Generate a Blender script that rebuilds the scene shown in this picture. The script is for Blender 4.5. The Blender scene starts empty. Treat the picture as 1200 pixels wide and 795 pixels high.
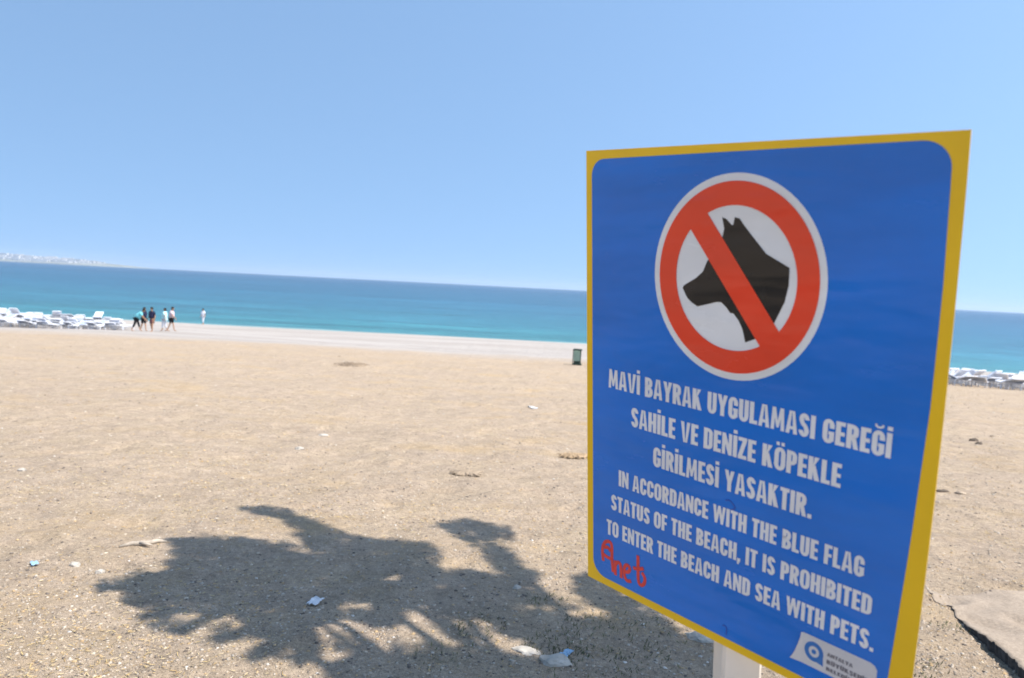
import bpy, bmesh, math, random
import numpy as np
from mathutils import Vector, Matrix, noise as mnoise

R = math.radians
SC = bpy.context.scene
COL = SC.collection
random.seed(7)
rng = np.random.default_rng(11)

# ------------------------------------------------------------------ camera
EYE = Vector((0.0, 0.0, 1.6))
RT = Vector((0.99869849, 0.00369167, 0.05086937))
FW = Vector((0.0, 0.99737704, -0.07238122))
UP = Vector((-0.05100315, 0.07228702, 0.99607895))
FPX = 845.34                       # focal length in pixels of the 1200 px wide photograph
cd = bpy.data.cameras.new('camera')
cam = bpy.data.objects.new('camera', cd)
COL.objects.link(cam)
cam.matrix_world = Matrix(((RT.x, UP.x, -FW.x, EYE.x), (RT.y, UP.y, -FW.y, EYE.y), (RT.z, UP.z, -FW.z, EYE.z), (0, 0, 0, 1)))
cd.sensor_width = 36.0
cd.lens = 36.0 * FPX / 1200.0
cd.clip_start = 0.05
cd.clip_end = 60000.0
cd.dof.use_dof = True
cd.dof.focus_distance = 1.8
cd.dof.aperture_fstop = 5.2
SC.camera = cam

# ------------------------------------------------------------------ sky, sun, exposure
SUN_EL, SUN_AZ = 60.0, 106.0        # azimuth clockwise from +Y (the sea): sun to the right
w = bpy.data.worlds.new('World')
SC.world = w
w.use_nodes = True
nt = w.node_tree
bg = nt.nodes['Background']
sky = nt.nodes.new('ShaderNodeTexSky')
sky.sky_type = 'NISHITA'
sky.sun_disc = False
sky.sun_elevation = R(SUN_EL)
sky.sun_rotation = R(SUN_AZ)
sky.altitude = 0.0
sky.air_density = 1.0
sky.dust_density = 0.4
sky.ozone_density = 4.0
wb = nt.nodes.new('ShaderNodeMix')              # the camera's cool white balance
wb.data_type = 'RGBA'; wb.blend_type = 'MULTIPLY'; wb.inputs[0].default_value = 1.0
wb.inputs[7].default_value = (1.42, 1.40, 1.23, 1)
tcw = nt.nodes.new('ShaderNodeTexCoord')
lift = nt.nodes.new('ShaderNodeVectorMath'); lift.operation = 'ADD'; lift.inputs[1].default_value = (0, 0, .41)
nrm = nt.nodes.new('ShaderNodeVectorMath'); nrm.operation = 'NORMALIZE'
nt.links.new(tcw.outputs['Generated'], lift.inputs[0]); nt.links.new(lift.outputs[0], nrm.inputs[0]); nt.links.new(nrm.outputs[0], sky.inputs[0])
nt.links.new(sky.outputs[0], wb.inputs[6])
nt.links.new(wb.outputs[2], bg.inputs[0])
bg.inputs[1].default_value = 0.14
sd = bpy.data.lights.new('sun', 'SUN')
sd.energy = 4.5
sd.angle = R(0.6)
sd.color = (1.0, 0.93, 0.83)
sun = bpy.data.objects.new('sun', sd)
COL.objects.link(sun)
SDIR = Vector((math.cos(R(SUN_EL)) * math.sin(R(SUN_AZ)), math.cos(R(SUN_EL)) * math.cos(R(SUN_AZ)), math.sin(R(SUN_EL))))
sun.rotation_euler = SDIR.to_track_quat('Z', 'Y').to_euler()
sun.location = (20, -5, 40)
SC.view_settings.view_transform = 'Standard'
SC.view_settings.look = 'None'
SC.view_settings.exposure = 0.66
SC.view_settings.gamma = 1.0
SC.view_settings.use_curve_mapping = False
SC.render.engine = 'CYCLES'
SC.cycles.use_denoising = True
SC.cycles.max_bounces = 8
SC.cycles.volume_bounces = 1

# ------------------------------------------------------------------ helpers
def tag(o, label=None, cat=None, group=None, kind=None):
    if label: o['label'] = label
    if cat: o['category'] = cat
    if group: o['group'] = group
    if kind: o['kind'] = kind
    return o

def link(name, me, mats=(), parent=None, smooth=False):
    o = bpy.data.objects.new(name, me)
    COL.objects.link(o)
    for m in (mats if isinstance(mats, (list, tuple)) else [mats]):
        me.materials.append(m)
    if parent is not None: o.parent = parent
    if smooth:
        me.polygons.foreach_set('use_smooth', [True] * len(me.polygons))
    return o

def empty(name, loc=(0, 0, 0), rz=0.0):
    o = bpy.data.objects.new(name, None)
    COL.objects.link(o)
    o.location = loc
    o.rotation_euler = (0, 0, rz)
    o.empty_display_size = 0.2
    return o

def kids(o):
    return [c for c in bpy.data.objects if c.parent == o]

class MB:
    def __init__(s):
        s.v = []; s.f = []; s.mi = []; s.cur = 0
    def face(s, pts):
        b = len(s.v); s.v += [tuple(p) for p in pts]; s.f.append(tuple(range(b, b + len(pts)))); s.mi.append(s.cur)
    def box(s, c, d, M=None):
        b = len(s.v)
        for i in range(8):
            p = Vector(((i & 1) - .5, ((i >> 1) & 1) - .5, ((i >> 2) & 1) - .5))
            p = Vector((p.x * d[0], p.y * d[1], p.z * d[2]))
            if M is not None: p = M @ p
            s.v.append(tuple(p + Vector(c)))
        for q in ((0, 2, 3, 1), (4, 5, 7, 6), (0, 1, 5, 4), (2, 6, 7, 3), (0, 4, 6, 2), (1, 3, 7, 5)):
            s.f.append(tuple(b + k for k in q)); s.mi.append(s.cur)
    def tube(s, pts, rad, n=8, cap=True):
        pts = [Vector(p) for p in pts]
        if not isinstance(rad, (list, tuple)): rad = [rad] * len(pts)
        b = len(s.v); prev = None
        for i, p in enumerate(pts):
            t = (pts[min(i + 1, len(pts) - 1)] - pts[max(i - 1, 0)]).normalized()
            a = t.cross(Vector((0, 0, 1)))
            if a.length < .05: a = t.cross(Vector((1, 0, 0)))
            a.normalize()
            if prev is not None:
                a2 = prev - t * prev.dot(t)
                if a2.length > .05: a = a2.normalized()
            prev = a
            c = t.cross(a)
            for k in range(n):
                th = 2 * math.pi * k / n
                s.v.append(tuple(p + (a * math.cos(th) + c * math.sin(th)) * rad[i]))
        for i in range(len(pts) - 1):
            for k in range(n):
                s.f.append((b + i * n + k, b + i * n + (k + 1) % n, b + (i + 1) * n + (k + 1) % n, b + (i + 1) * n + k)); s.mi.append(s.cur)
        if cap:
            s.f.append(tuple(b + k for k in reversed(range(n)))); s.mi.append(s.cur)
            e = b + (len(pts) - 1) * n
            s.f.append(tuple(e + k for k in range(n))); s.mi.append(s.cur)
    def prism(s, top, bot):
        """solid between two outlines with the same number of points (top faces outward)"""
        n = len(top); b = len(s.v)
        s.v += [tuple(p) for p in top] + [tuple(p) for p in bot]
        s.f.append(tuple(b + k for k in range(n))); s.mi.append(s.cur)
        s.f.append(tuple(b + n + k for k in reversed(range(n)))); s.mi.append(s.cur)
        for k in range(n):
            j = (k + 1) % n
            s.f.append((b + k, b + n + k, b + n + j, b + j)); s.mi.append(s.cur)
    def mesh(s, name):
        me = bpy.data.meshes.new(name)
        me.from_pydata(s.v, [], s.f)
        me.polygons.foreach_set('material_index', s.mi)
        me.update()
        return me
    def build(s, name, mats, parent=None, smooth=False, recalc=True):
        me = s.mesh(name)
        if recalc:
            bm = bmesh.new(); bm.from_mesh(me)
            bmesh.ops.recalc_face_normals(bm, faces=bm.faces); bm.to_mesh(me); bm.free()
        return link(name, me, mats, parent, smooth)

def fast_mesh(name, V, F):
    """V (n,3) array, F (m,k) array of faces with k corners"""
    me = bpy.data.meshes.new(name)
    k = F.shape[1]
    me.vertices.add(len(V)); me.vertices.foreach_set('co', V.astype(np.float32).ravel())
    me.loops.add(F.size); me.loops.foreach_set('vertex_index', F.astype(np.int32).ravel())
    me.polygons.add(len(F)); me.polygons.foreach_set('loop_start', (np.arange(len(F)) * k).astype(np.int32))
    me.polygons.foreach_set('loop_total', np.full(len(F), k, np.int32))
    me.update(calc_edges=True)
    return me

# ---- materials
class NT:
    def __init__(s, name):
        s.m = bpy.data.materials.new(name); s.m.use_nodes = True
        s.t = s.m.node_tree; s.b = s.t.nodes['Principled BSDF']
    def n(s, kind, **kw):
        x = s.t.nodes.new(kind)
        for k, v in kw.items(): setattr(x, k, v)
        return x
    def l(s, a, b): s.t.links.new(a, b)
    def coord(s, which='Object', scale=(1, 1, 1)):
        c = s.n('ShaderNodeTexCoord'); mp = s.n('ShaderNodeMapping')
        mp.inputs['Scale'].default_value = scale
        s.l(c.outputs[which], mp.inputs[0]); return mp.outputs[0]
    def noise(s, vec, scale, detail=4, rough=.55):
        x = s.n('ShaderNodeTexNoise'); x.inputs['Scale'].default_value = scale
        x.inputs['Detail'].default_value = detail; x.inputs['Roughness'].default_value = rough
        if vec is not None: s.l(vec, x.inputs['Vector'])
        return x.outputs['Fac']
    def ramp(s, fac, stops):
        x = s.n('ShaderNodeValToRGB'); e = x.color_ramp.elements
        while len(e) < len(stops): e.new(.5)
        for k, (p, c) in enumerate(stops):
            e[k].position = p; e[k].color = (c[0], c[1], c[2], 1) if not isinstance(c, (int, float)) else (c, c, c, 1)
        s.l(fac, x.inputs[0]); return x.outputs[0]
    def mix(s, fac, a, b, mode='MIX'):
        x = s.n('ShaderNodeMix', data_type='RGBA', blend_type=mode)
        for sock, val in ((x.inputs[0], fac), (x.inputs[6], a), (x.inputs[7], b)):
            if isinstance(val, (int, float)): sock.default_value = val
            elif isinstance(val, tuple): sock.default_value = (val[0], val[1], val[2], 1)
            else: s.l(val, sock)
        return x.outputs[2]
    def math(s, op, a, b=0.0):
        x = s.n('ShaderNodeMath', operation=op)
        for sock, val in ((x.inputs[0], a), (x.inputs[1], b)):
            if isinstance(val, (int, float)): sock.default_value = val
            else: s.l(val, sock)
        return x.outputs[0]
    def maprange(s, v, a, b, c=0.0, d=1.0):
        x = s.n('ShaderNodeMapRange'); s.l(v, x.inputs[0])
        for k, q in enumerate((a, b, c, d)): x.inputs[k + 1].default_value = q
        return x.outputs[0]
    def bump(s, h, strength, dist):
        x = s.n('ShaderNodeBump'); x.inputs['Strength'].default_value = strength; x.inputs['Distance'].default_value = dist
        s.l(h, x.inputs['Height']); s.l(x.outputs[0], s.b.inputs['Normal'])
    def base(s, c):
        if isinstance(c, tuple): s.b.inputs['Base Color'].default_value = (c[0], c[1], c[2], 1)
        else: s.l(c, s.b.inputs['Base Color'])
    def set(s, rough=.6, spec=.5, metal=0.0):
        s.b.inputs['Roughness'].default_value = rough; s.b.inputs['Specular IOR Level'].default_value = spec
        s.b.inputs['Metallic'].default_value = metal; return s

def paint(name, c, rough=.5, var=.12, scale=6.0, spec=.5, bump=0.0, coord='Object'):
    t = NT(name).set(rough, spec)
    v = t.coord(coord)
    f = t.noise(v, scale, 5, .6)
    lo = tuple(x * (1 - var) for x in c); hi = tuple(min(1, x * (1 + var)) for x in c)
    t.base(t.ramp(f, [(.3, lo), (.7, hi)]))
    if bump: t.bump(t.noise(v, scale * 6, 3), .4, bump)
    return t.m

def attr_mat(name, rough=.85, scale=1.0):
    t = NT(name).set(rough, .3)
    a = t.n('ShaderNodeAttribute'); a.attribute_name = 'tint'
    t.base(a.outputs['Color']); return t.m

# ------------------------------------------------------------------ the shape of the ground
def vnoise(x, y, seed=0):
    """smooth value noise on numpy arrays, -1..1"""
    x = np.asarray(x, float); y = np.asarray(y, float)
    xi = np.floor(x).astype(np.int64); yi = np.floor(y).astype(np.int64)
    fx = x - xi; fy = y - yi
    fx = fx * fx * (3 - 2 * fx); fy = fy * fy * (3 - 2 * fy)
    def hsh(a, b):
        h = (a * 374761393 + b * 668265263 + seed * 974711) & 0x7fffffff
        h = ((h ^ (h >> 13)) * 1274126177) & 0x7fffffff
        h = h ^ (h >> 16)
        return (h & 0xffff) / 32767.5 - 1.0
    a = hsh(xi, yi); b = hsh(xi + 1, yi); c = hsh(xi, yi + 1); d = hsh(xi + 1, yi + 1)
    return (a * (1 - fx) + b * fx) * (1 - fy) + (c * (1 - fx) + d * fx) * fy

SEA_Z = -3.6
# old footprints: shallow dents with a low rim, kept on a fine grid
FX0, FY0, FS, FN = -9.0, 2.0, .025, 720
FOOT = np.zeros((FN, FN))
_gy, _gx = np.mgrid[0:FN, 0:FN]
for _ in range(90):                                    # walks of several steps each
    wx, wy, wa = rng.uniform(-8, 8), rng.uniform(2.4, 18), rng.uniform(0, 6.28)
    for st in range(rng.integers(5, 12)):
        wx += .62 * math.cos(wa); wy += .62 * math.sin(wa); wa += rng.uniform(-.15, .15)
        sd_ = .10 if st % 2 else -.10
        fx, fy = wx - sd_ * math.sin(wa), wy + sd_ * math.cos(wa)
        i0, j0 = int((fy - FY0) / FS), int((fx - FX0) / FS)
        if not (14 < i0 < FN - 14 and 14 < j0 < FN - 14): continue
        sl = np.s_[i0 - 13:i0 + 14, j0 - 13:j0 + 14]
        ddx = _gx[sl] * FS + FX0 - fx; ddy = _gy[sl] * FS + FY0 - fy
        a_ = (ddx * math.cos(wa) + ddy * math.sin(wa)) / .145; b_ = (-ddx * math.sin(wa) + ddy * math.cos(wa)) / .06
        r2 = a_ * a_ + b_ * b_
        dep = rng.uniform(.008, .026)
        FOOT[sl] += -dep * np.exp(-r2 ** 1.5) + .42 * dep * np.exp(-((np.sqrt(r2) - 1.45) / .4) ** 2)
def foot(x, y):
    u = np.clip((np.asarray(x, float) - FX0) / FS, 0, FN - 1.001); v = np.clip((np.asarray(y, float) - FY0) / FS, 0, FN - 1.001)
    i_, j_ = v.astype(int), u.astype(int); fu, fv = u - j_, v - i_
    return (FOOT[i_, j_] * (1 - fu) + FOOT[i_, j_ + 1] * fu) * (1 - fv) + (FOOT[i_ + 1, j_] * (1 - fu) + FOOT[i_ + 1, j_ + 1] * fu) * fv
PROF_Y = np.array([-60, 0, 3, 12, 36, 56, 60, 64, 68, 71, 76, 90, 120, 400])
PROF_Z = np.array([0.0, 0, -.02, -.56, -2.15, -3.33, -3.40, -3.36, -3.50, -3.62, -3.95, -5, -7, -12])
def shore_shift(x):
    x = np.asarray(x, float)
    return -9.0 * np.clip((x - 12) / 28.0, 0, 1.6) ** 1.3 + 0.5 * vnoise(x / 9.0, x * 0, 3)
def ground(x, y):
    x = np.asarray(x, float); y = np.asarray(y, float)
    ye = y - shore_shift(x) * np.clip((y - 25) / 40.0, 0, 1)
    z = np.interp(ye, PROF_Y, PROF_Z)
    beach = np.clip((68 - ye) / 10, 0, 1)
    z = z + beach * (0.045 * vnoise(x / 1.9, y / 1.9, 1) + 0.021 * vnoise(x / .45, y / .45, 2) + .007 * vnoise(x / .16, y / .16, 5))
    z = z + foot(x, y)
    z = z + beach * .16 * vnoise(x / 9.0, y / 9.0, 4) * np.clip((y - 8) / 12, 0, 1)
    return z
def gz(x, y): return float(ground(np.array([x]), np.array([y]))[0])
def ray(px, py):
    d = RT * ((px - 600) / FPX) + FW + UP * (-(py - 397.5) / FPX)
    return d
def at(px, py):
    """where the line of sight through a pixel of the 1200 px photograph meets the ground"""
    d = ray(px, py)
    t = np.concatenate([np.linspace(1, 12, 600), np.linspace(12.02, 120, 2200)])
    X = d.x * t; Y = d.y * t; Z = EYE.z + d.z * t
    g = ground(X, Y)
    k = np.argmax(Z < g)
    return Vector((X[k], Y[k], g[k]))

# sand sheet
def axis(fine0, fine1, step, lo, hi, grow=1.09):
    a = list(np.arange(fine0, fine1 + 1e-6, step))
    s = step; x = a[-1]
    while x < hi: s *= grow; x += s; a.append(x)
    s = step; x = a[0]; pre = []
    while x > lo: s *= grow; x -= s; pre.append(x)
    return np.array(pre[::-1] + a)
xs = axis(-4.6, 4.6, .032, -2500, 2500, 1.06)
ys = axis(2.4, 9.5, .032, -60, 100, 1.03)
X, Y = np.meshgrid(xs, ys)
Z = ground(X, Y)
V = np.stack([X.ravel(), Y.ravel(), Z.ravel()], 1)
nx, ny = len(xs), len(ys)
i, j = np.meshgrid(np.arange(nx - 1), np.arange(ny - 1))
b = (j * nx + i).ravel()
F = np.stack([b, b + 1, b + nx + 1, b + nx], 1)

t = NT('sand').set(.95, .15)
pos = t.coord('Object')
n1 = t.noise(pos, .35, 5, .6)
n2 = t.noise(pos, 2.2, 6, .65)
n3 = t.noise(pos, 38, 6, .75)
n4 = t.noise(pos, 190, 3, .7)
c = t.ramp(n1, [(.3, (.362, .286, .216)), (.7, (.405, .318, .234))])
c = t.mix(t.ramp(n2, [(.45, 0.0), (.75, .55)]), c, (.40, .31, .195))
c = t.mix(t.ramp(t.noise(pos, 1.1, 5, .7), [(.5, 0.0), (.8, .5)]), c, (.335, .272, .215))
sp = t.ramp(n3, [(.25, .60), (.5, 1.0), (.75, 1.36)])
c = t.mix(1.0, c, sp, 'MULTIPLY')
c = t.mix(1.0, c, t.ramp(t.noise(pos, 9, 6, .7), [(.3, .84), (.5, 1.0), (.7, 1.15)]), 'MULTIPLY')
c = t.mix(1.0, c, t.ramp(t.noise(pos, 3.3, 6, .72), [(.32, .87), (.5, 1.0), (.68, 1.12)]), 'MULTIPLY')
c = t.mix(t.ramp(t.noise(t.coord('Object', (.55, .8, 1)), 1.0, 7, .72), [(.53, 0.0), (.70, .75)]), c, (.43, .31, .175))
sp2 = t.ramp(n4, [(.28, .5), (.5, 1.0), (.72, 1.45)])
c = t.mix(1.0, c, sp2, 'MULTIPLY')
# pale washed pebbles along the water
sx = t.n('ShaderNodeSeparateXYZ'); t.l(pos, sx.inputs[0])
yy = t.math('ADD', sx.outputs['Y'], t.math('MULTIPLY', t.noise(t.coord('Object', (.06, .25, .25)), 1.0, 4), 7.0))
# the waterline comes nearer on the right
bend = t.math('MULTIPLY', t.math('POWER', t.math('MAXIMUM', t.math('DIVIDE', t.math('SUBTRACT', sx.outputs['X'], 12.0), 28.0), 0.0), 1.3), 9.0)
yy = t.math('ADD', yy, bend)
pf = t.maprange(yy, 42.0, 50.0)
band = t.noise(t.coord('Object', (.05, .55, .5)), 1.0, 4, .7)
pc = t.ramp(band, [(.35, (.335, .30, .27)), (.55, (.40, .365, .335)), (.7, (.44, .405, .38))])
pc = t.mix(1.0, pc, t.ramp(n3, [(.25, .8), (.75, 1.15)]), 'MULTIPLY')
c = t.mix(pf, c, pc)
wet = t.maprange(yy, 74.0, 75.5)
c = t.mix(t.math('MULTIPLY', wet, .45), c, (.30, .30, .27))
t.base(c)
hsum = t.math('ADD', t.math('MULTIPLY', n3, .6), t.math('MULTIPLY', n4, .4))
hsum = t.math('ADD', hsum, t.math('MULTIPLY', t.noise(pos, 5.5, 4, .6), 2.6))
hsum = t.math('ADD', hsum, t.math('MULTIPLY', t.noise(pos, 1.6, 3, .55), 4.0))
t.bump(hsum, .9, .022)
M_SAND = t.m
sand = link('sand', fast_mesh('sand', V, F), M_SAND, None, True)
tag(sand, 'pale beige sand sloping down to the sea', 'sand', kind='structure')

# ------------------------------------------------------------------ sea
t = NT('sea_water').set(.25, .15)
pos = t.coord('Object')
sx = t.n('ShaderNodeSeparateXYZ'); t.l(pos, sx.inputs[0])
dd = t.math('ADD', sx.outputs['Y'], t.math('MULTIPLY', t.math('POWER', t.math('MAXIMUM', t.math('DIVIDE', t.math('SUBTRACT', sx.outputs['X'], 12.0), 28.0), 0.0), 1.3), 9.0))
streak = t.noise(t.coord('Object', (.012, .05, .05)), 1.0, 6, .6)
lg = t.math('LOGARITHM', t.math('MAXIMUM', t.math('SUBTRACT', dd, 60.0), 1.0), 10.0)
lg = t.math('ADD', lg, t.math('MULTIPLY', t.math('SUBTRACT', streak, .5), .5))
c = t.ramp(t.math('DIVIDE', lg, 4.0), [(.252, (.25, .36, .34)), (.275, (.055, .20, .21)), (.31, (.036, .175, .19)), (.40, (.029, .142, .185)), (.55, (.019, .098, .16)), (.80, (.012, .056, .120))])
rip = t.noise(t.coord('Object', (.25, .9, .9)), 1.0, 6, .7)
c = t.mix(1.0, c, t.ramp(rip, [(.32, .70), (.68, 1.32)]), 'MULTIPLY')
big = t.noise(t.coord('Object', (.012, .11, .1)), 1.0, 6, .7)
c = t.mix(1.0, c, t.ramp(big, [(.34, .78), (.66, 1.2)]), 'MULTIPLY')
mid_ = t.noise(t.coord('Object', (.03, .33, .3)), 1.0, 6, .7)
c = t.mix(1.0, c, t.ramp(mid_, [(.34, .8), (.66, 1.2)]), 'MULTIPLY')
big2 = t.noise(t.coord('Object', (.0011, .009, .01)), 1.0, 5, .65)
c = t.mix(1.0, c, t.ramp(big2, [(.34, .85), (.66, 1.15)]), 'MULTIPLY')
t.base(c)
rip2 = t.noise(t.coord('Object', (.5, 1.3, 1.0)), 1.0, 5, .65)
t.bump(rip2, .6, .5)
M_SEA = t.m
mb = MB()
def sheet(xa, ya):
    vv = [(x, y, SEA_Z) for y in ya for x in xa]
    n = len(xa)
    ff = [(q * n + p, q * n + p + 1, (q + 1) * n + p + 1, (q + 1) * n + p) for q in range(len(ya) - 1) for p in range(n - 1)]
    return vv, ff
vv, ff = sheet(np.linspace(-17500, 17500, 15), [52, 120, 500, 2000, 6000, 12000, 18000])
me = bpy.data.meshes.new('sea'); me.from_pydata(vv, [], ff); me.update()
tag(link('sea', me, M_SEA), 'calm turquoise sea darkening to blue at the horizon', 'sea', kind='structure')

# ------------------------------------------------------------------ far cape with a white town
M_HILL = paint('far_hill', (.22, .22, .17), .9, .3, .004)
def px_dir(px, D):
    d = ray(px, 310); k = D / d.y
    return d.x * k, D
CAPE_D = 5200.0
hx0 = px_dir(-260, CAPE_D)[0]; hx1 = px_dir(100, CAPE_D)[0]
def cape_h(x, y):
    u = (x - hx0) / (hx1 - hx0)
    prof = np.clip(1 - u, 0, 1) ** .4
    side = np.clip(1 - ((y - CAPE_D - 500) / 620.0) ** 2, 0, 1)
    return SEA_Z - 3 + (80 + 16 * vnoise(x / 320.0, y / 320.0, 8)) * prof * side ** .6
gx = np.linspace(hx0, hx1, 90); gy = np.linspace(CAPE_D - 110, CAPE_D + 1110, 26)
X, Y = np.meshgrid(gx, gy); Z = cape_h(X, Y)
V = np.stack([X.ravel(), Y.ravel(), Z.ravel()], 1)
i, j = np.meshgrid(np.arange(89), np.arange(25)); b = (j * 90 + i).ravel()
tag(link('hills', fast_mesh('hills', V, np.stack([b, b + 1, b + 91, b + 90], 1)), M_HILL, None, True), 'low hazy cape across the water at the left', 'hill', kind='structure')
mb = MB()
for k in range(900):
    u = random.random() * .95
    x = hx0 + (hx1 - hx0) * u
    y = CAPE_D + random.uniform(-60, 420)
    z = float(cape_h(np.array([x]), np.array([y]))[0])
    if z < SEA_Z + 9: continue
    h = random.uniform(8, 17) * (1.5 if random.random() < .12 else 1)
    mb.box((x, y, z + h / 2 - 4), (random.uniform(40, 110), random.uniform(12, 22), h + 8), Matrix.Rotation(random.uniform(-.3, .3), 3, 'Z'))
tag(mb.build('distant_town', paint('town_wall', (.56, .54, .53), .8, .15, .02)), 'far-off strip of white buildings on the hazy cape', 'town', kind='stuff')

# ------------------------------------------------------------------ haze
t = NT('haze_air')
t.t.nodes.remove(t.b)
pv = t.n('ShaderNodeVolumePrincipled')
pv.inputs['Color'].default_value = (.80, .91, 1.0, 1)
pv.inputs['Density'].default_value = 0.0001
pv.inputs['Anisotropy'].default_value = 0.2
t.l(pv.outputs[0], [n for n in t.t.nodes if n.type == 'OUTPUT_MATERIAL'][0].inputs['Volume'])
mb = MB(); mb.box((0, 9300, 43), (38000, 19000, 120))
hz = mb.build('haze', t.m)
tag(hz, 'thin pale sea haze over the whole bay', 'haze', kind='stuff')

# ------------------------------------------------------------------ the sign
TLc = EYE + Vector((0.09514485, 1.08097804, 0.20487228))
SU = Vector((0.68036727, -0.73039935, -0.06014285))
SV = Vector((0.07681665, 0.15268549, -0.98528491))
SN = Vector((-0.7288344, -0.66573563, -0.15998904))
BH = 0.6953
ORI = TLc + SU * .25 + SV * BH                # bottom centre of the board
t0 = (ORI.z - gz(ORI.x, ORI.y)) / -SV.z
base = ORI + SV * t0
base.z = gz(base.x, base.y)
SIGN = empty('beach_sign', base)
tag(SIGN, 'blue sign with yellow border and a barred dog picture on a beige post', 'sign')
def S(u, v, h=0.0):
    # slight belly of the sheet towards its right edge
    return TLc + SU * u + SV * v + SN * h - base
def rim(v):      # right edge is a touch bowed
    return .5 + .0042 * math.sin(math.pi * min(max(v / BH, 0), 1)) ** .8
M_YEL = paint('yellow_paint', (.95, .575, .010), .3, .05, 9, .45)
def gloss(name, col, rough=.16, var=.05):
    t = NT(name).set(rough, .5)
    v = t.coord('Object')
    f = t.noise(v, 5, 6, .65)
    lo = tuple(x * (1 - var) for x in col); hi = tuple(min(1, x * (1 + var)) for x in col)
    c = t.ramp(f, [(.3, lo), (.7, hi)])
    tone_bands = t.ramp(t.noise(t.coord('Object', (1.2, 1.2, 5)), 1.5, 4, .55), [(.35, .88), (.65, 1.10)])  # soft horizontal bands, lighter and darker, multiplied into the film colour
    c = t.mix(1.0, c, tone_bands, 'MULTIPLY')
    dust = t.ramp(t.noise(v, 14, 8, .72), [(.6, 0.0), (.85, .05)])
    c = t.mix(dust, c, (.5, .46, .42))
    t.base(c)
    sm = t.noise(t.coord('Object', (3, 3, 9)), 2.0, 5, .6)
    t.l(t.maprange(sm, .3, .7, rough * .8, rough * 1.9), t.b.inputs['Roughness'])
    t.bump(t.noise(t.coord('Object', (2, 2, 7)), 1.6, 3), .35, .02)
    return t.m
M_BLUE = gloss('blue_film', (.003, .180, .68))
M_WHITE = gloss('white_film', (.87, .87, .85))
M_RED = gloss('red_film', (.93, .065, .022))
M_BLACK = gloss('black_film', (.012, .012, .013))
# board: a 2 mm sheet
pts = [(0, 0), (.5, 0)] + [(rim(v), v) for v in np.linspace(.05, .65, 13)] + [(.5, BH), (0, BH)]
mb = MB(); mb.prism([S(u, v, 0) for u, v in pts], [S(u, v, -.0022) for u, v in pts])
BOARD = mb.build('board', M_YEL, SIGN)
def flat(name, pts, h, mat, th=.0003, parent=None):
    mb = MB(); mb.prism([S(u, v, h) for u, v in pts], [S(u, v, h - th) for u, v in pts])
    return mb.build(name, mat, parent or BOARD)
def arc(cx, cy, r, a0, a1, n=9, ry=None):
    ry = ry or r
    return [(cx + r * math.cos(R(a0 + (a1 - a0) * k / (n - 1))), cy + ry * math.sin(R(a0 + (a1 - a0) * k / (n - 1)))) for k in range(n)]
r1, r2, r3 = .023, .029, .027
def bright(v): return np.interp(v, [0, .04, .16, .288, .45, .627, .69], [.4866, .487, .4905, .4906, .485, .4762, .473])
bl = arc(.0112 + r1, .0125 + r1, r1, 180, 270) + [(.25, .0102)]
bl += [(.4868 - r2 + r2 * math.sin(R(a)), .0082 + r2 - r2 * math.cos(R(a))) for a in range(0, 91, 10)]
bl += [(float(bright(v)), v) for v in np.linspace(.06, .65, 14)]
bl += [(float(bright(.682)) - .026 + .026 * math.cos(R(a)), .682 - .026 + .026 * math.sin(R(a))) for a in range(0, 91, 10)]
bl += [(.0125 + r3 - r3 * math.sin(R(a)), .6822 - r3 + r3 * math.cos(R(a))) for a in range(0, 91, 10)]
flat('blue_panel', bl, .0004, M_BLUE)
CX, CY, AR = .2497, .1685, 1.088
def ell(r, n=72): return [(CX + r * math.cos(2 * math.pi * k / n), CY + r * AR * math.sin(2 * math.pi * k / n)) for k in range(n)]
flat('white_disc', ell(.1218), .0008, M_WHITE)
DOG = [(0.2312, 0.0908), (0.2371, 0.0929), (0.2446, 0.0998), (0.247, 0.1005), (0.2491, 0.0903), (0.2556, 0.0919), (0.2616, 0.0993), (0.2770, 0.1160), (0.2935, 0.1333), (0.3090, 0.1408), (0.3245, 0.1484), (0.3246, 0.17), (0.3206, 0.1904), (0.309, 0.2172), (0.2985, 0.2290), (0.287, 0.2403), (0.271, 0.2481), (0.2685, 0.2386), (0.2661, 0.2309), (0.2604, 0.221), (0.2527, 0.2126), (0.2477, 0.2124), (0.2421, 0.2059), (0.2344, 0.2), (0.2284, 0.2002), (0.2132, 0.2051), (0.1986, 0.2096), (0.1895, 0.2051), (0.1829, 0.2002), (0.1778, 0.1923), (0.1747, 0.1871), (0.1759, 0.1836), (0.1948, 0.1719), (0.2054, 0.1624), (0.2111, 0.1485), (0.2311, 0.1222), (0.2347, 0.1053)]
flat('dog_head', DOG, .0012, M_BLACK)
# red ring and bar in one piece
mb = MB()
n = 120; o1 = ell(.113, n); o2 = ell(.0856, n)
for a_, b_ in ((o1, .0016), (o2, .0016), (o1, .0013), (o2, .0013)): mb.v += [tuple(S(*p, b_)) for p in a_]
for k in range(n):
    q = (k + 1) % n
    for A_, B_ in ((0, n), (3 * n, 2 * n), (2 * n, 0), (n, 3 * n)):
        mb.f.append((A_ + k, A_ + q, B_ + q, B_ + k)); mb.mi.append(0)
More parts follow.
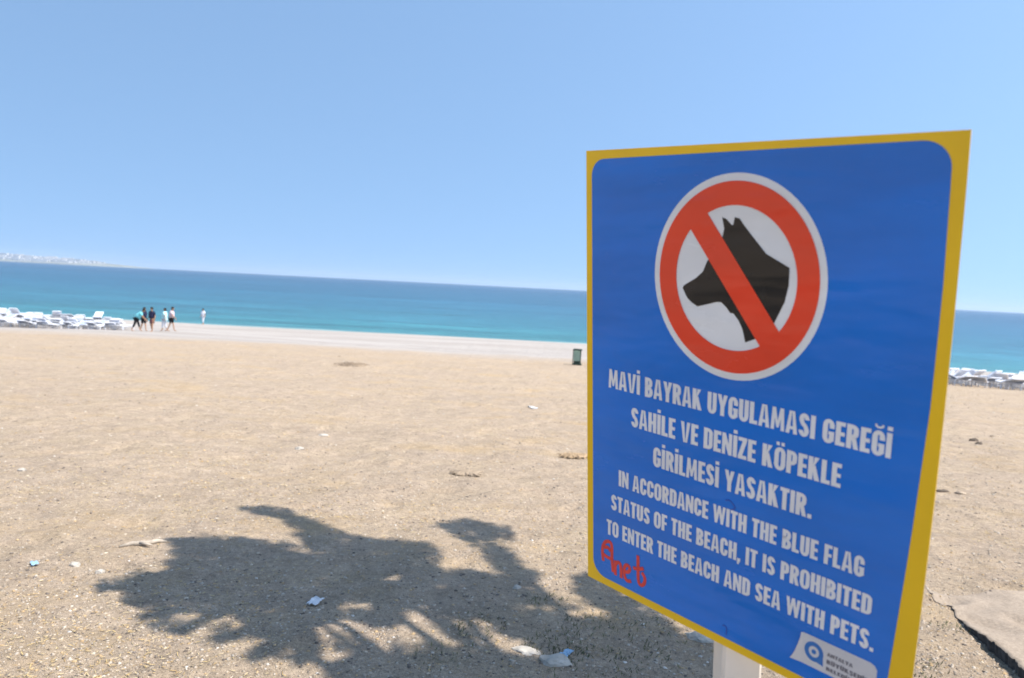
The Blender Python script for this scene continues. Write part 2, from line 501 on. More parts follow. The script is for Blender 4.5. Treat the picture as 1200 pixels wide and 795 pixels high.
# the bar, its ends cut along the inside of the ring
d_ = Vector((.3165 - .2059, (.2298 - .0820) / AR, 0)).normalized(); nn = Vector((-d_.y, d_.x, 0))
mid = (Vector((.2059, .0820, 0)) + Vector((.1862, .1101, 0)) + Vector((.2951, .2516, 0)) + Vector((.3165, .2298, 0))) / 4
off0 = Vector((mid.x - CX, (mid.y - CY) / AR, 0)).dot(nn); hw = .0158; rb = .0859; bar = []
for sg in (1, -1):
    for k in range(9):
        o_ = off0 + (-sg * hw + sg * 2 * hw * k / 8)
        t_ = sg * math.sqrt(rb * rb - o_ * o_)
        q = d_ * t_ + nn * o_
        bar.append((CX + q.x, CY + q.y * AR))
mb.prism([S(*p, .00159) for p in bar], [S(*p, .0013) for p in bar])
mb.build('red_ring', M_RED, BOARD)

# ---- lettering: heavy condensed capitals, each drawn from bars, diagonals and bends (cap height 1)
SW, TH = .20, .17
def g_bar(x0, y0, x1, y1): return [(x0, y0), (x1, y0), (x1, y1), (x0, y1)]
def g_arc(cx, cy, rx, ry, a0, a1, sx=SW, sy=TH, n=9):
    out = []
    for k in range(n - 1):
        a, b = R(a0 + (a1 - a0) * k / (n - 1)), R(a0 + (a1 - a0) * (k + 1) / (n - 1))
        out.append([(cx + rx * math.cos(a), cy + ry * math.sin(a)), (cx + rx * math.cos(b), cy + ry * math.sin(b)),
                    (cx + (rx - sx) * math.cos(b), cy + (ry - sy) * math.sin(b)), (cx + (rx - sx) * math.cos(a), cy + (ry - sy) * math.sin(a))])
    return out
def g_bowl(w_, y0, y1, x0=0.0):
    """D-shaped bowl closed by a stem at x0"""
    r = min(.22, (y1 - y0) / 2)
    rx = min(.26, w_ - x0 - SW * .5)
    return [g_bar(x0, y1 - TH, w_ - rx, y1), g_bar(x0, y0, w_ - rx, y0 + TH)] + g_arc(w_ - rx, y1 - r, rx, r, 0, 90) + g_arc(w_ - rx, y0 + r, rx, r, -90, 0) + ([g_bar(w_ - SW, y0 + r, w_, y1 - r)] if y1 - y0 - 2 * r > .005 else [])
def g_round(w_): return g_arc(w_ / 2, .73, w_ / 2, .28, 0, 180, n=15) + g_arc(w_ / 2, .27, w_ / 2, .28, 180, 360, n=15)
def g_sweep(pts, wd=SW):
    out = []; L_ = []; R_ = []
    for k, p in enumerate(pts):
        a = Vector(pts[max(k - 1, 0)]); b = Vector(pts[min(k + 1, len(pts) - 1)])
        t_ = (b - a).normalized(); nn = Vector((-t_.y, t_.x))
        ww = wd * (1 - .12 * abs(t_.x)) / 2
        L_.append(tuple(Vector(p) + nn * ww)); R_.append(tuple(Vector(p) - nn * ww))
    for k in range(len(pts) - 1): out.append([L_[k], L_[k + 1], R_[k + 1], R_[k]])
    return out
def g_s(w_):
    cx = w_ / 2; rx = w_ / 2 - SW / 2; pts = []
    for a in np.linspace(-2, 180, 15): pts.append((cx + rx * math.cos(R(a)), .745 + .175 * math.sin(R(a))))
    pts += [(cx - rx + .02, .665), (cx - .06, .565), (cx + .06, .455), (cx + rx - .02, .35)]
    for a in np.linspace(0, -182, 15): pts.append((cx + rx * math.cos(R(a)), .26 + .175 * math.sin(R(a))))
    return g_sweep(pts)
def glyph(c):
    w_ = .47; up1 = g_bar(0, 0, SW, 1)
    if c == 'A': w_ = .52; return w_, [[(0, 0), (.175, 0), (w_ / 2 + .0, 1), (w_ / 2 - .115, 1)], [(w_ - .175, 0), (w_, 0), (w_ / 2 + .115, 1), (w_ / 2, 1)], g_bar(.13, .19, w_ - .13, .33)]
    if c == 'B': return w_, [up1] + g_bowl(w_, 0, .54) + g_bowl(w_ - .025, .46, 1)
    if c in 'CG':
        p = g_arc(w_ / 2, .73, w_ / 2, .28, 0, 180, n=15) + g_arc(w_ / 2, .27, w_ / 2, .28, 180, 360, n=15) + [g_bar(0, .27, SW, .73), g_bar(w_ - SW, .63, w_, .73)]
        return w_, p + ([g_bar(w_ - SW, .27, w_, .37)] if c == 'C' else [g_bar(w_ - SW, .10, w_, .50), g_bar(w_ / 2, .37, w_, .50)])
    if c == 'D': return w_, [up1] + g_bowl(w_, 0, 1)
    if c == 'E': w_ = .38; return w_, [up1, g_bar(0, 0, w_, TH), g_bar(0, 1 - TH, w_, 1), g_bar(0, .42, w_ - .02, .58)]
    if c == 'F': w_ = .38; return w_, [up1, g_bar(0, 1 - TH, w_, 1), g_bar(0, .40, w_ - .02, .56)]
    if c == 'H': w_ = .48; return w_, [up1, g_bar(w_ - SW, 0, w_, 1), g_bar(0, .42, w_, .58)]
    if c == 'I': return SW, [up1]
    if c == 'K': w_ = .50; return w_, [up1, [(.17, .44), (.24, .60), (.45, 1), (.25, 1)], [(.16, .52), (.28, 0), (w_, 0), (.30, .66)]]
    if c == 'L': w_ = .37; return w_, [up1, g_bar(0, 0, w_, TH)]
    if c == 'M': w_ = .62; return w_, [[(0, 0), (.155, 0), (.20, 1), (.05, 1)], [(w_ - .155, 0), (w_, 0), (w_ - .05, 1), (w_ - .20, 1)], [(.07, 1), (.21, 1), (w_ / 2 + .05, .12), (w_ / 2 - .05, .12)], [(w_ - .21, 1), (w_ - .07, 1), (w_ / 2 + .05, .12), (w_ / 2 - .05, .12)]]
    if c == 'N': w_ = .50; return w_, [g_bar(0, 0, .165, 1), g_bar(w_ - .165, 0, w_, 1), [(.0, 1), (.17, 1), (w_, 0), (w_ - .17, 0)]]
    if c == 'O': return .50, g_round(.50) + [g_bar(0, .27, SW, .73), g_bar(.50 - SW, .27, .50, .73)]
    if c == 'P': w_ = .45; return w_, [up1] + g_bowl(w_, .38, 1)
    if c == 'R': w_ = .48; return w_, [up1] + g_bowl(w_ - .02, .42, 1) + [[(.17, .50), (.30, 0), (w_ + .01, 0), (.35, .52)]]
    if c == 'S': return .44, g_s(.44)
    if c == 'T': w_ = .42; return w_, [g_bar(0, 1 - TH, w_, 1), g_bar(w_ / 2 - SW / 2, 0, w_ / 2 + SW / 2, 1)]
    if c == 'U': w_ = .47; return w_, [g_bar(0, .27, SW, 1), g_bar(w_ - SW, .27, w_, 1)] + g_arc(w_ / 2, .27, w_ / 2, .28, 180, 360, n=15)
    if c == 'V': w_ = .52; return w_, [[(0, 1), (.18, 1), (w_ / 2 + .0, 0), (w_ / 2 - .105, 0)], [(w_ - .18, 1), (w_, 1), (w_ / 2 + .105, 0), (w_ / 2, 0)]]
    if c == 'W':
        w_ = .76; a = [(0, 1), (.165, 1), (.27, 0), (.125, 0)]; b = [(.125, 0), (.27, 0), (.455, 1), (.305, 1)]
        return w_, [a, b, [(w_ - x, y) for x, y in a], [(w_ - x, y) for x, y in b]]
    if c == 'Y': w_ = .50; return w_, [[(0, 1), (.185, 1), (w_ / 2 + .06, .40), (w_ / 2 - .09, .38)], [(w_ - .185, 1), (w_, 1), (w_ / 2 + .09, .38), (w_ / 2 - .06, .40)], g_bar(w_ / 2 - SW / 2, 0, w_ / 2 + SW / 2, .46)]
    if c == 'Z': w_ = .42; return w_, [g_bar(0, 0, w_, TH), g_bar(0, 1 - TH, w_, 1), [(0, .13), (.20, .13), (w_, .87), (w_ - .20, .87)]]
    if c == 'İ': return SW, [up1, g_bar(.005, 1.09, SW - .005, 1.25)]
    if c == 'Ö': w_, p = glyph('O'); return w_, p + [g_bar(.07, 1.09, .21, 1.24), g_bar(.29, 1.09, .43, 1.24)]
    if c == 'Ü': w_, p = glyph('U'); return w_, p + [g_bar(.06, 1.07, .19, 1.21), g_bar(.28, 1.07, .41, 1.21)]
    if c == 'Ğ': w_, p = glyph('G'); return w_, p + g_sweep([(.10, 1.25), (.12, 1.17), (.19, 1.13), (.28, 1.13), (.35, 1.17), (.37, 1.25)], .09)
    if c == 'Ş': w_, p = glyph('S'); return w_, p + [g_bar(.17, -.20, .27, 0)]
    if c == '.': return .18, [g_bar(0, 0, .18, .19)]
    if c == ',': return .18, [[(0, .19), (.18, .19), (.10, -.15), (-.01, -.15)], g_bar(0, 0, .18, .19)]
    return .20, []
def letters(name, txt, u0, u1, vbase, cap, mat, h=.0009, parent=None, gap=.055):
    x = 0.0; polys = []
    for c in txt:
        w_, ps = glyph(c)
        polys += [[(x + a, b) for a, b in p] for p in ps]
        x += w_ + gap
    kx = (u1 - u0) / (x - gap)
    mb = MB()
    for k, p in enumerate(polys):
        if sum(p[q - 1][0] * p[q][1] - p[q][0] * p[q - 1][1] for q in range(len(p))) < 0: p = p[::-1]
        hh = h + (k % 7) * 6e-6                        # crossing strokes never share a plane
        mb.face([S(u0 + a * kx, vbase - b * cap, hh) for a, b in p])
    return mb.build(name, mat, parent or BOARD, recalc=False)
M_TXT = gloss('letter_white', (.86, .85, .84))
for txt, u0, u1, vb, cap, off in (
        ('MAVİ BAYRAK UYGULAMASI GEREĞİ', .0450, .4562, .3537, .0296, .0019),
        ('SAHİLE VE DENİZE KÖPEKLE', .0892, .4038, .4062, .0302, .0019),
        ('GİRİLMESİ YASAKTIR.', .1308, .3715, .4578, .0302, .0019),
        ('IN ACCORDANCE WITH THE BLUE FLAG', .0660, .4390, .5103, .0266, .0017),
        ('STATUS OF THE BEACH, IT IS PROHIBITED', .0510, .4512, .5552, .0262, .0017),
        ('TO ENTER THE BEACH AND SEA WITH PETS.', .0418, .4575, .6012, .0262, .0017)):
    letters('text_line', txt, u0, u1, vb, cap, M_TXT)

# handwritten red word
def stroke(paths, rad, h, mat, name):
    mb = MB()
    for k, p in enumerate(paths):
        b0 = len(mb.v)
        # smooth the hand stroke
        q = [Vector((a, b, 0)) for a, b in p]
        for _ in range(2):
            r = [q[0]]
            for m in range(len(q) - 1): r += [q[m].lerp(q[m + 1], .25), q[m].lerp(q[m + 1], .75)]
            q = r + [q[-1]]
        mb.tube(q, rad, 8)
        for m in range(b0, len(mb.v)):
            x, y, z = mb.v[m]
            mb.v[m] = tuple(S(x, y, h + z * .12 + k * .00004))
    return mb.build(name, mat, BOARD, True)
M_SPRAY = paint('red_marker', (.80, .07, .05), .5, .15, 60, .4)
stroke([[(.0345, .6530), (.0320, .6400), (.0330, .6260), (.0400, .6150), (.0500, .6130), (.0528, .6220), (.0520, .6400), (.0550, .6650)],
        [(.0335, .6400), (.0420, .6430), (.0520, .6430)],
        [(.0360, .6280), (.0440, .6240), (.0500, .6300)],
        [(.0600, .6680), (.0595, .6420)],
        [(.0600, .6490), (.0650, .6420), (.0710, .6440), (.0720, .6680)],
        [(.0775, .6540), (.0870, .6520), (.0900, .6430), (.0840, .6390), (.0780, .6450), (.0775, .6600), (.0830, .6690), (.0920, .6650)],
        [(.1050, .6150), (.1055, .6400), (.1060, .6600), (.1110, .6650), (.1180, .6590), (.1195, .6480), (.1130, .6410)],
        [(.0960, .6400), (.1060, .6380), (.1160, .6330)]], .0030, .00055, M_SPRAY, 'handwriting')

# sticker with a round blue mark and small print, its left edge peeling
M_STK = paint('sticker_paper', (.66, .64, .63), .45, .05, 30)
M_LOGO = paint('logo_blue', (.03, .17, .48), .4, .05, 30)
M_PRINT = paint('small_print', (.17, .16, .18), .5, .1, 30)
stk = [(.3700, .6165), (.4560, .6165), (.4610, .6185), (.4640, .6230), (.4640, .6560), (.4615, .6590), (.4570, .6605), (.3570, .6605), (.3630, .6480), (.3680, .6300)]
mb = MB()
flatp = [p for p in stk if p[0] > .372] 
flatp = [(.3720, .6165)] + flatp + [(.3720, .6605)]
mb.prism([S(u, v, .0009) for u, v in flatp], [S(u, v, .0006) for u, v in flatp])
lft = [(.3700, .6165), (.3695, .6230), (.3680, .6300), (.3655, .6390), (.3630, .6480), (.3600, .6550), (.3570, .6605)]
for k in range(6):                                   # the lifted left edge
    a, b_ = lft[k], lft[k + 1]
    mb.prism([S(.3720, a[1], .0009), S(.3720, b_[1], .0009), S(b_[0], b_[1], .0030), S(a[0], a[1], .0030)],
             [S(.3720, a[1], .0006), S(.3720, b_[1], .0006), S(b_[0], b_[1], .0027), S(a[0], a[1], .0027)])
STK = mb.build('sticker', M_STK, BOARD)
mb = MB()
cx, cy = .3873, .6375
ring_o = [(cx + .0123 * math.cos(a), cy + .0138 * math.sin(a)) for a in np.linspace(.0, 2 * math.pi, 41)[:-1]]
ring_i = [(cx + .0068 * math.cos(a), cy + .0078 * math.sin(a)) for a in np.linspace(.0, 2 * math.pi, 41)[:-1]]
for k in range(40):
    q = (k + 1) % 40
    mb.prism([S(*p, .0012) for p in (ring_o[k], ring_o[q], ring_i[q], ring_i[k])], [S(*p, .00095) for p in (ring_o[k], ring_o[q], ring_i[q], ring_i[k])])
tail = [(cx + .0118, cy), (cx + .0128, cy + .0150), (cx + .0030, cy + .0128)]
mb.prism([S(*p, .00115) for p in tail], [S(*p, .00096) for p in tail])
dot = [(cx + .0030 * math.cos(a), cy + .0033 * math.sin(a)) for a in np.linspace(0, 2 * math.pi, 17)[:-1]]
mb.prism([S(*p, .0012) for p in dot], [S(*p, .00095) for p in dot])
mb.build('logo', M_LOGO, BOARD)
letters('small_text', 'ANTALYA', .4042, .4360, .6345, .0052, M_PRINT, h=.0012)
letters('small_text', 'BÜYÜKŞEHİR', .4042, .4560, .6455, .0060, M_PRINT, h=.0012)
letters('small_text', 'BELEDİYESİ', .4042, .4490, .6550, .0052, M_PRINT, h=.0012)
# pen squiggles
M_INK = paint('pen_ink', (.008, .09, .46), .4, .1, 50)
stroke([[(.252, .473), (.258, .470), (.264, .474), (.268, .480), (.262, .483)]], .0011, .00055, M_INK, 'pen_mark')
stroke([[(.256, .664), (.261, .662), (.263, .668), (.262, .676)]], .0011, .00055, M_INK, 'pen_mark')
M_ZINC = paint('zinc', (.45, .45, .45), .4, .1, 30)
# post: square tube behind the board, its sides square to the beach
M_POST = paint('beige_post_paint', (.88, .78, .65), .5, .08, 7, .4, .0006)
def orth(v): return (v - SV * v.dot(SV)).normalized()
E1 = orth(Vector((-1, .03, 0))); E2 = E1.cross(SV); E2 = E2 if E2.y < 0 else -E2
PW = .0285
reach = PW * (abs(E1.dot(SN)) + abs(E2.dot(SN)))
def px_of(p):
    e = p + base - EYE; return 600 + FPX * e.dot(RT) / e.dot(FW)
PU = .29
for _ in range(30):
    c = S(PU, .715, -reach - .003)
    left = min(px_of(c + E1 * a + E2 * b) for a in (-PW, PW) for b in (-PW, PW))
    PU += (836.5 - left) * .0004
def postring(v, e=.004):
    c = S(PU, v, -reach - .003); o = []
    for a, b in ((1, 1), (-1, 1), (-1, -1), (1, -1)):
        for q, r in ((e, 0), (0, e)) if a * b < 0 else ((0, e), (e, 0)):
            o.append(c + E1 * a * (PW - q) + E2 * b * (PW - r))
    return o
mb = MB(); mb.prism(postring(.03), postring(BH + t0 + .25)); mb.build('post', M_POST, SIGN)

# ------------------------------------------------------------------ the tree whose shade lies on the sand
M_BARK = paint('bark', (.16, .12, .085), .9, .35, 9, .2, .01)
M_LEAF = paint('leaf', (.055, .095, .028), .55, .35, 1.7, .35)
ZP = lambda zx, zy: (100 + zx / 1.6, 560 + zy / 1.6)
def inside(poly, p):
    r = False; n = len(poly); k = n - 1
    for m in range(n):
        if (poly[m][1] > p[1]) != (poly[k][1] > p[1]) and p[0] < (poly[k][0] - poly[m][0]) * (p[1] - poly[m][1]) / (poly[k][1] - poly[m][1]) + poly[m][0]: r = not r
        k = m
    return r
DENSE = [  # boughs of the crown, written as the outline each throws on the sand
    [(30, 207), (100, 192), (175, 168), (168, 140), (165, 122), (240, 113), (330, 122), (430, 148), (520, 150), (600, 185), (640, 215), (600, 250), (560, 282), (480, 262), (440, 275), (380, 312), (330, 300), (290, 262), (210, 236), (110, 218)],
    [(295, 58), (365, 55), (400, 75), (470, 105), (540, 120), (640, 128), (660, 145), (700, 172), (760, 188), (840, 205), (870, 222), (850, 240), (760, 245), (690, 245), (600, 240), (520, 190), (440, 152), (410, 112), (372, 76), (310, 66)],
    [(665, 88), (725, 78), (795, 100), (800, 112), (782, 138), (800, 155), (845, 188), (870, 210), (800, 200), (760, 165), (745, 135), (690, 108)],
    [(640, 235), (760, 250), (860, 262), (930, 278), (1000, 270), (1100, 290), (1180, 330), (1185, 385), (900, 385), (872, 340), (800, 290), (740, 268), (660, 262)],
    [(905, 192), (950, 188), (1010, 218), (1100, 285), (1000, 268), (950, 235)],
    [(470, 385), (510, 352), (620, 342), (740, 342), (830, 352), (900, 385)],
]
HOLES = [((655, 212), (26, 9)), ((430, 205), (18, 5)), ((620, 300), (60, 16)), ((845, 215), (26, 8)), ((230, 190), (22, 4)), ((300, 175), (26, 4)), ((200, 148), (30, 4)), ((352, 102), (42, 17)), ((510, 246), (45, 11)), ((582, 193), (28, 11)), ((722, 272), (40, 13)), ((925, 262), (42, 15)), ((806, 322), (42, 22)), ((700, 160), (42, 18)), ((1130, 300), (30, 9)), ((330, 205), (16, 5)), ((245, 150), (30, 6))]
SPARSE = [
    [(60, 235), (200, 238), (320, 300), (330, 330), (400, 345), (420, 310), (540, 292), (700, 268), (760, 300), (740, 335), (560, 335), (430, 330), (300, 310), (100, 275)],
    [(690, 165), (760, 190), (870, 225), (1000, 262), (900, 250), (760, 225)],
    [(380, 80), (470, 140), (360, 130), (330, 95)],
]
HB = Vector((SDIR.x, SDIR.y, SDIR.z)) / SDIR.z       # per metre of height
def crown_pt(g, h): return g + HB * h
twigs = []
def sample(poly, n, dens):
    x0 = min(p[0] for p in poly); x1 = max(p[0] for p in poly); y0 = min(p[1] for p in poly); y1 = max(p[1] for p in poly)
    k = 0; tries = 0
    while k < n and tries < n * 60:
        tries += 1
        p = (random.uniform(x0, x1), random.uniform(y0, y1))
        if not inside(poly, p): continue
        # even on the ground, not in the picture
        if any(((p[0] - c[0]) / r[0]) ** 2 + ((p[1] - c[1]) / r[1]) ** 2 < random.uniform(.95, 1.45) for c, r in HOLES): continue
        px, py = ZP(*p)
        if random.random() > (560.0 / py) ** 2: continue
        twigs.append((at(px, py), dens)); k += 1
STREAKS = [((34, 209), (130, 200)), ((160, 118), (270, 132)), ((285, 57), (385, 78)), ((70, 238), (190, 226)), ((110, 262), (240, 244)), ((165, 296), (265, 252)), ((235, 312), (335, 282)), ((310, 345), (395, 300)), ((180, 140), (300, 150)), ((655, 92), (740, 90)), ((150, 160), (260, 170)), ((390, 352), (440, 310))]
for a_, b_ in STREAKS:
    for k in range(26):
        u = random.random() ** .8
        px, py = ZP(a_[0] + (b_[0] - a_[0]) * u + random.gauss(0, 3), a_[1] + (b_[1] - a_[1]) * u + random.gauss(0, 1.0 + 1.5 * u))
        twigs.append((at(px, py), .6))
def area(p): return abs(sum(p[k - 1][0] * p[k][1] - p[k][0] * p[k - 1][1] for k in range(len(p)))) / 2
for poly in DENSE: sample(poly, int(area(poly) / 52), 1.0)
for poly in SPARSE: sample(poly, int(area(poly) / 330), .8)
# the rest of the crown, over the trunk and outside the picture
for k in range(1000):
    a = random.uniform(0, 6.283); rr = math.sqrt(random.random())
    x = .20 + 1.3 * rr * math.cos(a); y = 1.55 + 1.35 * rr * math.sin(a)
    twigs.append((Vector((x, y, 0)), 1.0))
for k in range(800):                                # unseen bough added over the camera to shade ground mirrored in the sign
    a = random.uniform(0, 6.283); rr = math.sqrt(random.random())
    twigs.append((Vector((-3.3 + 1.5 * rr * math.cos(a), .1 + 1.0 * rr * math.sin(a), 0)), 1.0))
LV, LF = [], []
TRUNK = Vector((2.9, .15, 0)); TRUNK.z = gz(TRUNK.x, TRUNK.y)
FORK = Vector((2.75, .75, 2.3))
tips = []
for g, dens in twigs:
    h = 4.3 + .62 * max(0, g.y - 4.6) + .65 * float(vnoise(g.x * .8, g.y * .8, 21)) + random.uniform(-.35, .35)
    c = crown_pt(g, h)
    e = c - EYE; dp = e.dot(FW)
    if dp > 0 and abs(e.dot(RT)) / dp < 640 / FPX + .12 and -.6 < e.dot(UP) / dp < 400 / FPX + .11: continue
    tips.append(c)
    out = (c - Vector((2.4, 1.2, 3.2))); out.z *= .35; out.normalize()
    out = (out + Vector((random.uniform(-.5, .5), random.uniform(-.5, .5), random.uniform(-.35, .25)))).normalized()
    side = out.cross(Vector((0, 0, 1))).normalized(); upv = side.cross(out)
    nl = random.randint(7, 11); ln = random.uniform(.10, .19) * dens
    for m in range(nl):
        s_ = (m / (nl - 1) - .5) * ln
        sg = 1 if m % 2 else -1
        d = (out * random.uniform(.45, .9) + side * sg * random.uniform(.4, .9) + upv * random.uniform(-.5, .35)).normalized()
        a = c + out * s_
        wv = d.cross(Vector((random.uniform(-.5, .5), random.uniform(-.5, .5), 1))).normalized()
        l_ = random.uniform(.045, .085) * (.4 + .6 * dens); w_ = l_ * random.uniform(.16, .26)
        bb = len(LV)
        LV += [a, a + d * l_ * .45 + wv * w_, a + d * l_ + Vector((0, 0, -.1 * l_)), a + d * l_ * .45 - wv * w_]
        LF.append((bb, bb + 1, bb + 2, bb + 3))
TREE = empty('shade_tree', TRUNK)
tag(TREE, 'feathery shade tree beside the sign throwing the dark shadow on the sand', 'tree')
crown = link('crown', fast_mesh('crown', np.array([tuple(p - TRUNK) for p in LV]), np.array(LF)), M_LEAF, TREE)
mb = MB()
def limb(p0, p1, r0, r1, sag=.0, n=7):
    p0 = Vector(p0); p1 = Vector(p1); o = []; rad = []
    for k in range(n):
        u = k / (n - 1)
        p = p0.lerp(p1, u) + Vector((mnoise.noise(p0 * 3 + Vector((u * 3, 0, 0))), mnoise.noise(p1 * 3 + Vector((0, u * 3, 0))), 0)) * .10 * math.sin(math.pi * u)
        p.z += sag * math.sin(math.pi * u)
        o.append(p - TRUNK); rad.append(r0 + (r1 - r0) * u)
    mb.tube(o, rad, 7)
    return [q + TRUNK for q in o]
limb(TRUNK - Vector((0, 0, .15)), FORK, .15, .10)
M_ = []
T = np.array([tuple(p) for p in tips])
# main limbs to cluster centres
cent = T[rng.choice(len(T), 12, replace=False)]
for _ in range(12):
    lab = np.argmin(((T[:, None] - cent[None]) ** 2).sum(2), 1)
    cent = np.array([T[lab == k].mean(0) if (lab == k).any() else cent[k] for k in range(len(cent))])
for k in range(len(cent)):
    c = Vector(cent[k]) - Vector((0, 0, .12))
    path = limb(FORK, c, .055, .014, .25)
    own = T[lab == k]
    sub = own[rng.choice(len(own), min(9, len(own)), replace=False)]
    for s_ in sub:
        q = min(path[2:], key=lambda w_: (w_ - Vector(s_)).length)
        if (q - Vector(s_)).length < .55: limb(q, Vector(s_), .010, .003, .03, 5)
mb.build('trunk', M_BARK, TREE, True)

# ------------------------------------------------------------------ the hardened path edge at lower right
t = NT('packed_ground').set(.95, .15)
pos = t.coord('Object')
n2 = t.noise(pos, 2.0, 5, .6); n3 = t.noise(pos, 60, 6, .75); n4 = t.noise(t.coord('Object', (1.0, .45, 1)), 16, 6, .7)
c = t.ramp(n2, [(.3, (.315, .258, .205)), (.7, (.355, .29, .228))])
c = t.mix(1.0, c, t.ramp(n3, [(.25, .66), (.5, 1.0), (.75, 1.3)]), 'MULTIPLY')
c = t.mix(1.0, c, t.ramp(n4, [(.25, .80), (.5, 1.0), (.75, 1.1)]), 'MULTIPLY')
t.base(c)
t.bump(t.math('ADD', n3, t.math('MULTIPLY', n4, .5)), .6, .01)
M_PACK = t.m
M_RIM = paint('dark_rim', (.055, .05, .045), .8, .5, 40, .3, .004)  # one dark colour for the drop face of the rim
edge_px = [(1040, 632), (1062, 660), (1086, 688), (1093, 699), (1103, 703), (1112, 709), (1120, 720), (1126, 728), (1134, 738), (1145, 748), (1158, 761), (1166, 768), (1176, 777), (1187, 788), (1197, 798), (1215, 818), (1240, 850)]
def at_even(px, py):
    d = ray(px, py); t = np.linspace(1, 12, 4000); Z = EYE.z + d.z * t
    k = np.argmax(Z < np.interp(d.y * t, PROF_Y, PROF_Z)); x, y = d.x * t[k], d.y * t[k]
    return Vector((x, y, gz(x, y)))
edge = [at_even(*p) for p in edge_px]
fine = []
for k in range(len(edge) - 1):
    for m in range(6):
        p = edge[k].lerp(edge[k + 1], m / 6)
        u = (k + m / 6) / (len(edge) - 1)
        p = p + Vector((.898, .44, 0)) * random.uniform(-.010, .010)
        fine.append((p, u))
mb = MB()
ROWS = [0.0] + list(np.linspace(.02, 1.0, 44))
dirv = Vector((.90, .44, 0)).normalized()
grid = []
for p, u in fine:
    hgt = .004 + .040 * min(1, max(0, (u - .34) / .3)) + 0
    jit = random.uniform(-.005, .005) * (u > .25)
    row = []
    k_ = min(1, max(0, u / .75)); k_ = k_ * k_ * (3 - 2 * k_); wd_ = (.05 + 2.4 * k_) * (1 + .25 * float(vnoise(u * 9, .5, 91)))
    for k, r in enumerate(ROWS):
        q = p + dirv * (.012 + r * wd_)
        z = float(np.interp(0, [0], [gz(q.x, q.y)])) + jit * math.exp(-r * wd_ / .02) + hgt * (1 - r) ** 1.6 + .010 * (1 - r) * min(1, u * 3) - .008 * (.4 + r) - .014 * max(0, 1 - u * 3) + .010 * float(vnoise(q.x * 1.3, q.y * 2.1, 77))
        row.append((q.x, q.y, z))
    row[-1] = (row[-1][0], row[-1][1], row[-1][2] - .03)
    grid.append([(p.x + .022 * dirv.x, p.y + .022 * dirv.y, gz(p.x, p.y) - .03)] + row)
nr = len(grid[0])
for a in range(len(grid)): mb.v += grid[a]
for a in range(len(grid) - 1):
    for k in range(nr - 1):
        mb.f.append((a * nr + k, a * nr + k + 1, (a + 1) * nr + k + 1, (a + 1) * nr + k)); mb.mi.append(1 if k == 0 else 0)
pth = mb.build('path', [M_PACK, M_RIM], None, True)
tag(pth, 'edge of a hard trodden path with a dark broken rim at lower right', 'path', kind='structure')

# ------------------------------------------------------------------ gravel and straw
def scatter(n, near, far, power=1.0):
    """points spread so the picture is evenly covered"""
    px = rng.uniform(-60, 1260, n); u = rng.uniform(0, 1, n)
    d = near * far / (far - u * (far - near))     # 1/d uniform
    x = np.zeros(n); y = np.zeros(n)
    dirx = (px - 600) / FPX
    y = d; x = dirx * d
    return x, y
def pebbles(name, n, near, far, s0, s1, label, cols, seed):
    x, y = scatter(n, near, far)
    keep = vnoise(x * .9, y * .9, seed) + rng.uniform(-1, 1, n) > -.35
    x, y = x[keep], y[keep]; n = len(x)
    z = ground(x, y)
    s = s0 * (s1 / s0) ** (rng.uniform(0, 1, n) ** 2.2) * (0.65 + y / 9.0)
    th = rng.uniform(0, 6.28, n); asp = rng.uniform(.55, 1.0, n); fl = rng.uniform(.35, .7, n)
    octv = np.array([(1, 0, 0), (0, 1, 0), (-1, 0, 0), (0, -1, 0), (0, 0, 1), (.6, .6, .55), (-.6, .55, .5), (-.55, -.6, .6), (.6, -.55, .5)])
    octf = np.array([(0, 5, 8), (0, 1, 5), (1, 6, 5), (1, 2, 6), (2, 7, 6), (2, 3, 7), (3, 8, 7), (3, 0, 8), (4, 5, 6), (4, 6, 7), (4, 7, 8), (4, 8, 5)])
    P = octv[None] * rng.uniform(.75, 1.25, (n, 9, 1)) * s[:, None, None]
    P[:, :, 1] *= asp[:, None]; P[:, :, 2] *= fl[:, None]
    X_ = P[:, :, 0] * np.cos(th)[:, None] - P[:, :, 1] * np.sin(th)[:, None]
    Y_ = P[:, :, 0] * np.sin(th)[:, None] + P[:, :, 1] * np.cos(th)[:, None]
    V = np.stack([X_ + x[:, None], Y_ + y[:, None], P[:, :, 2] + z[:, None] + 0.0005], 2).reshape(-1, 3)
    F = (octf[None] + (np.arange(n) * 9)[:, None, None]).reshape(-1, 3)
    me = fast_mesh(name, V, F)
    cols = np.array(cols); cc = cols[rng.integers(0, len(cols), n)] * rng.uniform(.75, 1.2, (n, 1))
    at_ = me.color_attributes.new('tint', 'FLOAT_COLOR', 'POINT')
    at_.data.foreach_set('color', np.repeat(np.c_[cc, np.ones(n)], 9, 0).astype(np.float32).ravel())
    o = link(name, me, M_ATTR)
    tag(o, label, name, kind='stuff')
M_ATTR = attr_mat('loose_bits')
pebbles('gravel', 95000, 2.2, 30, .0022, .011, 'small loose pebbles and grit strewn over the sand',
        [(.40, .33, .26), (.34, .28, .22), (.46, .38, .29), (.30, .25, .20), (.15, .125, .105), (.47, .41, .34), (.45, .32, .18)], 31)
pebbles('shell_grit', 2400, 2.2, 60, .0030, .011, 'scattered white shell bits and pale stones on the sand', [(.60, .55, .49), (.54, .48, .41), (.58, .49, .37)], 41)
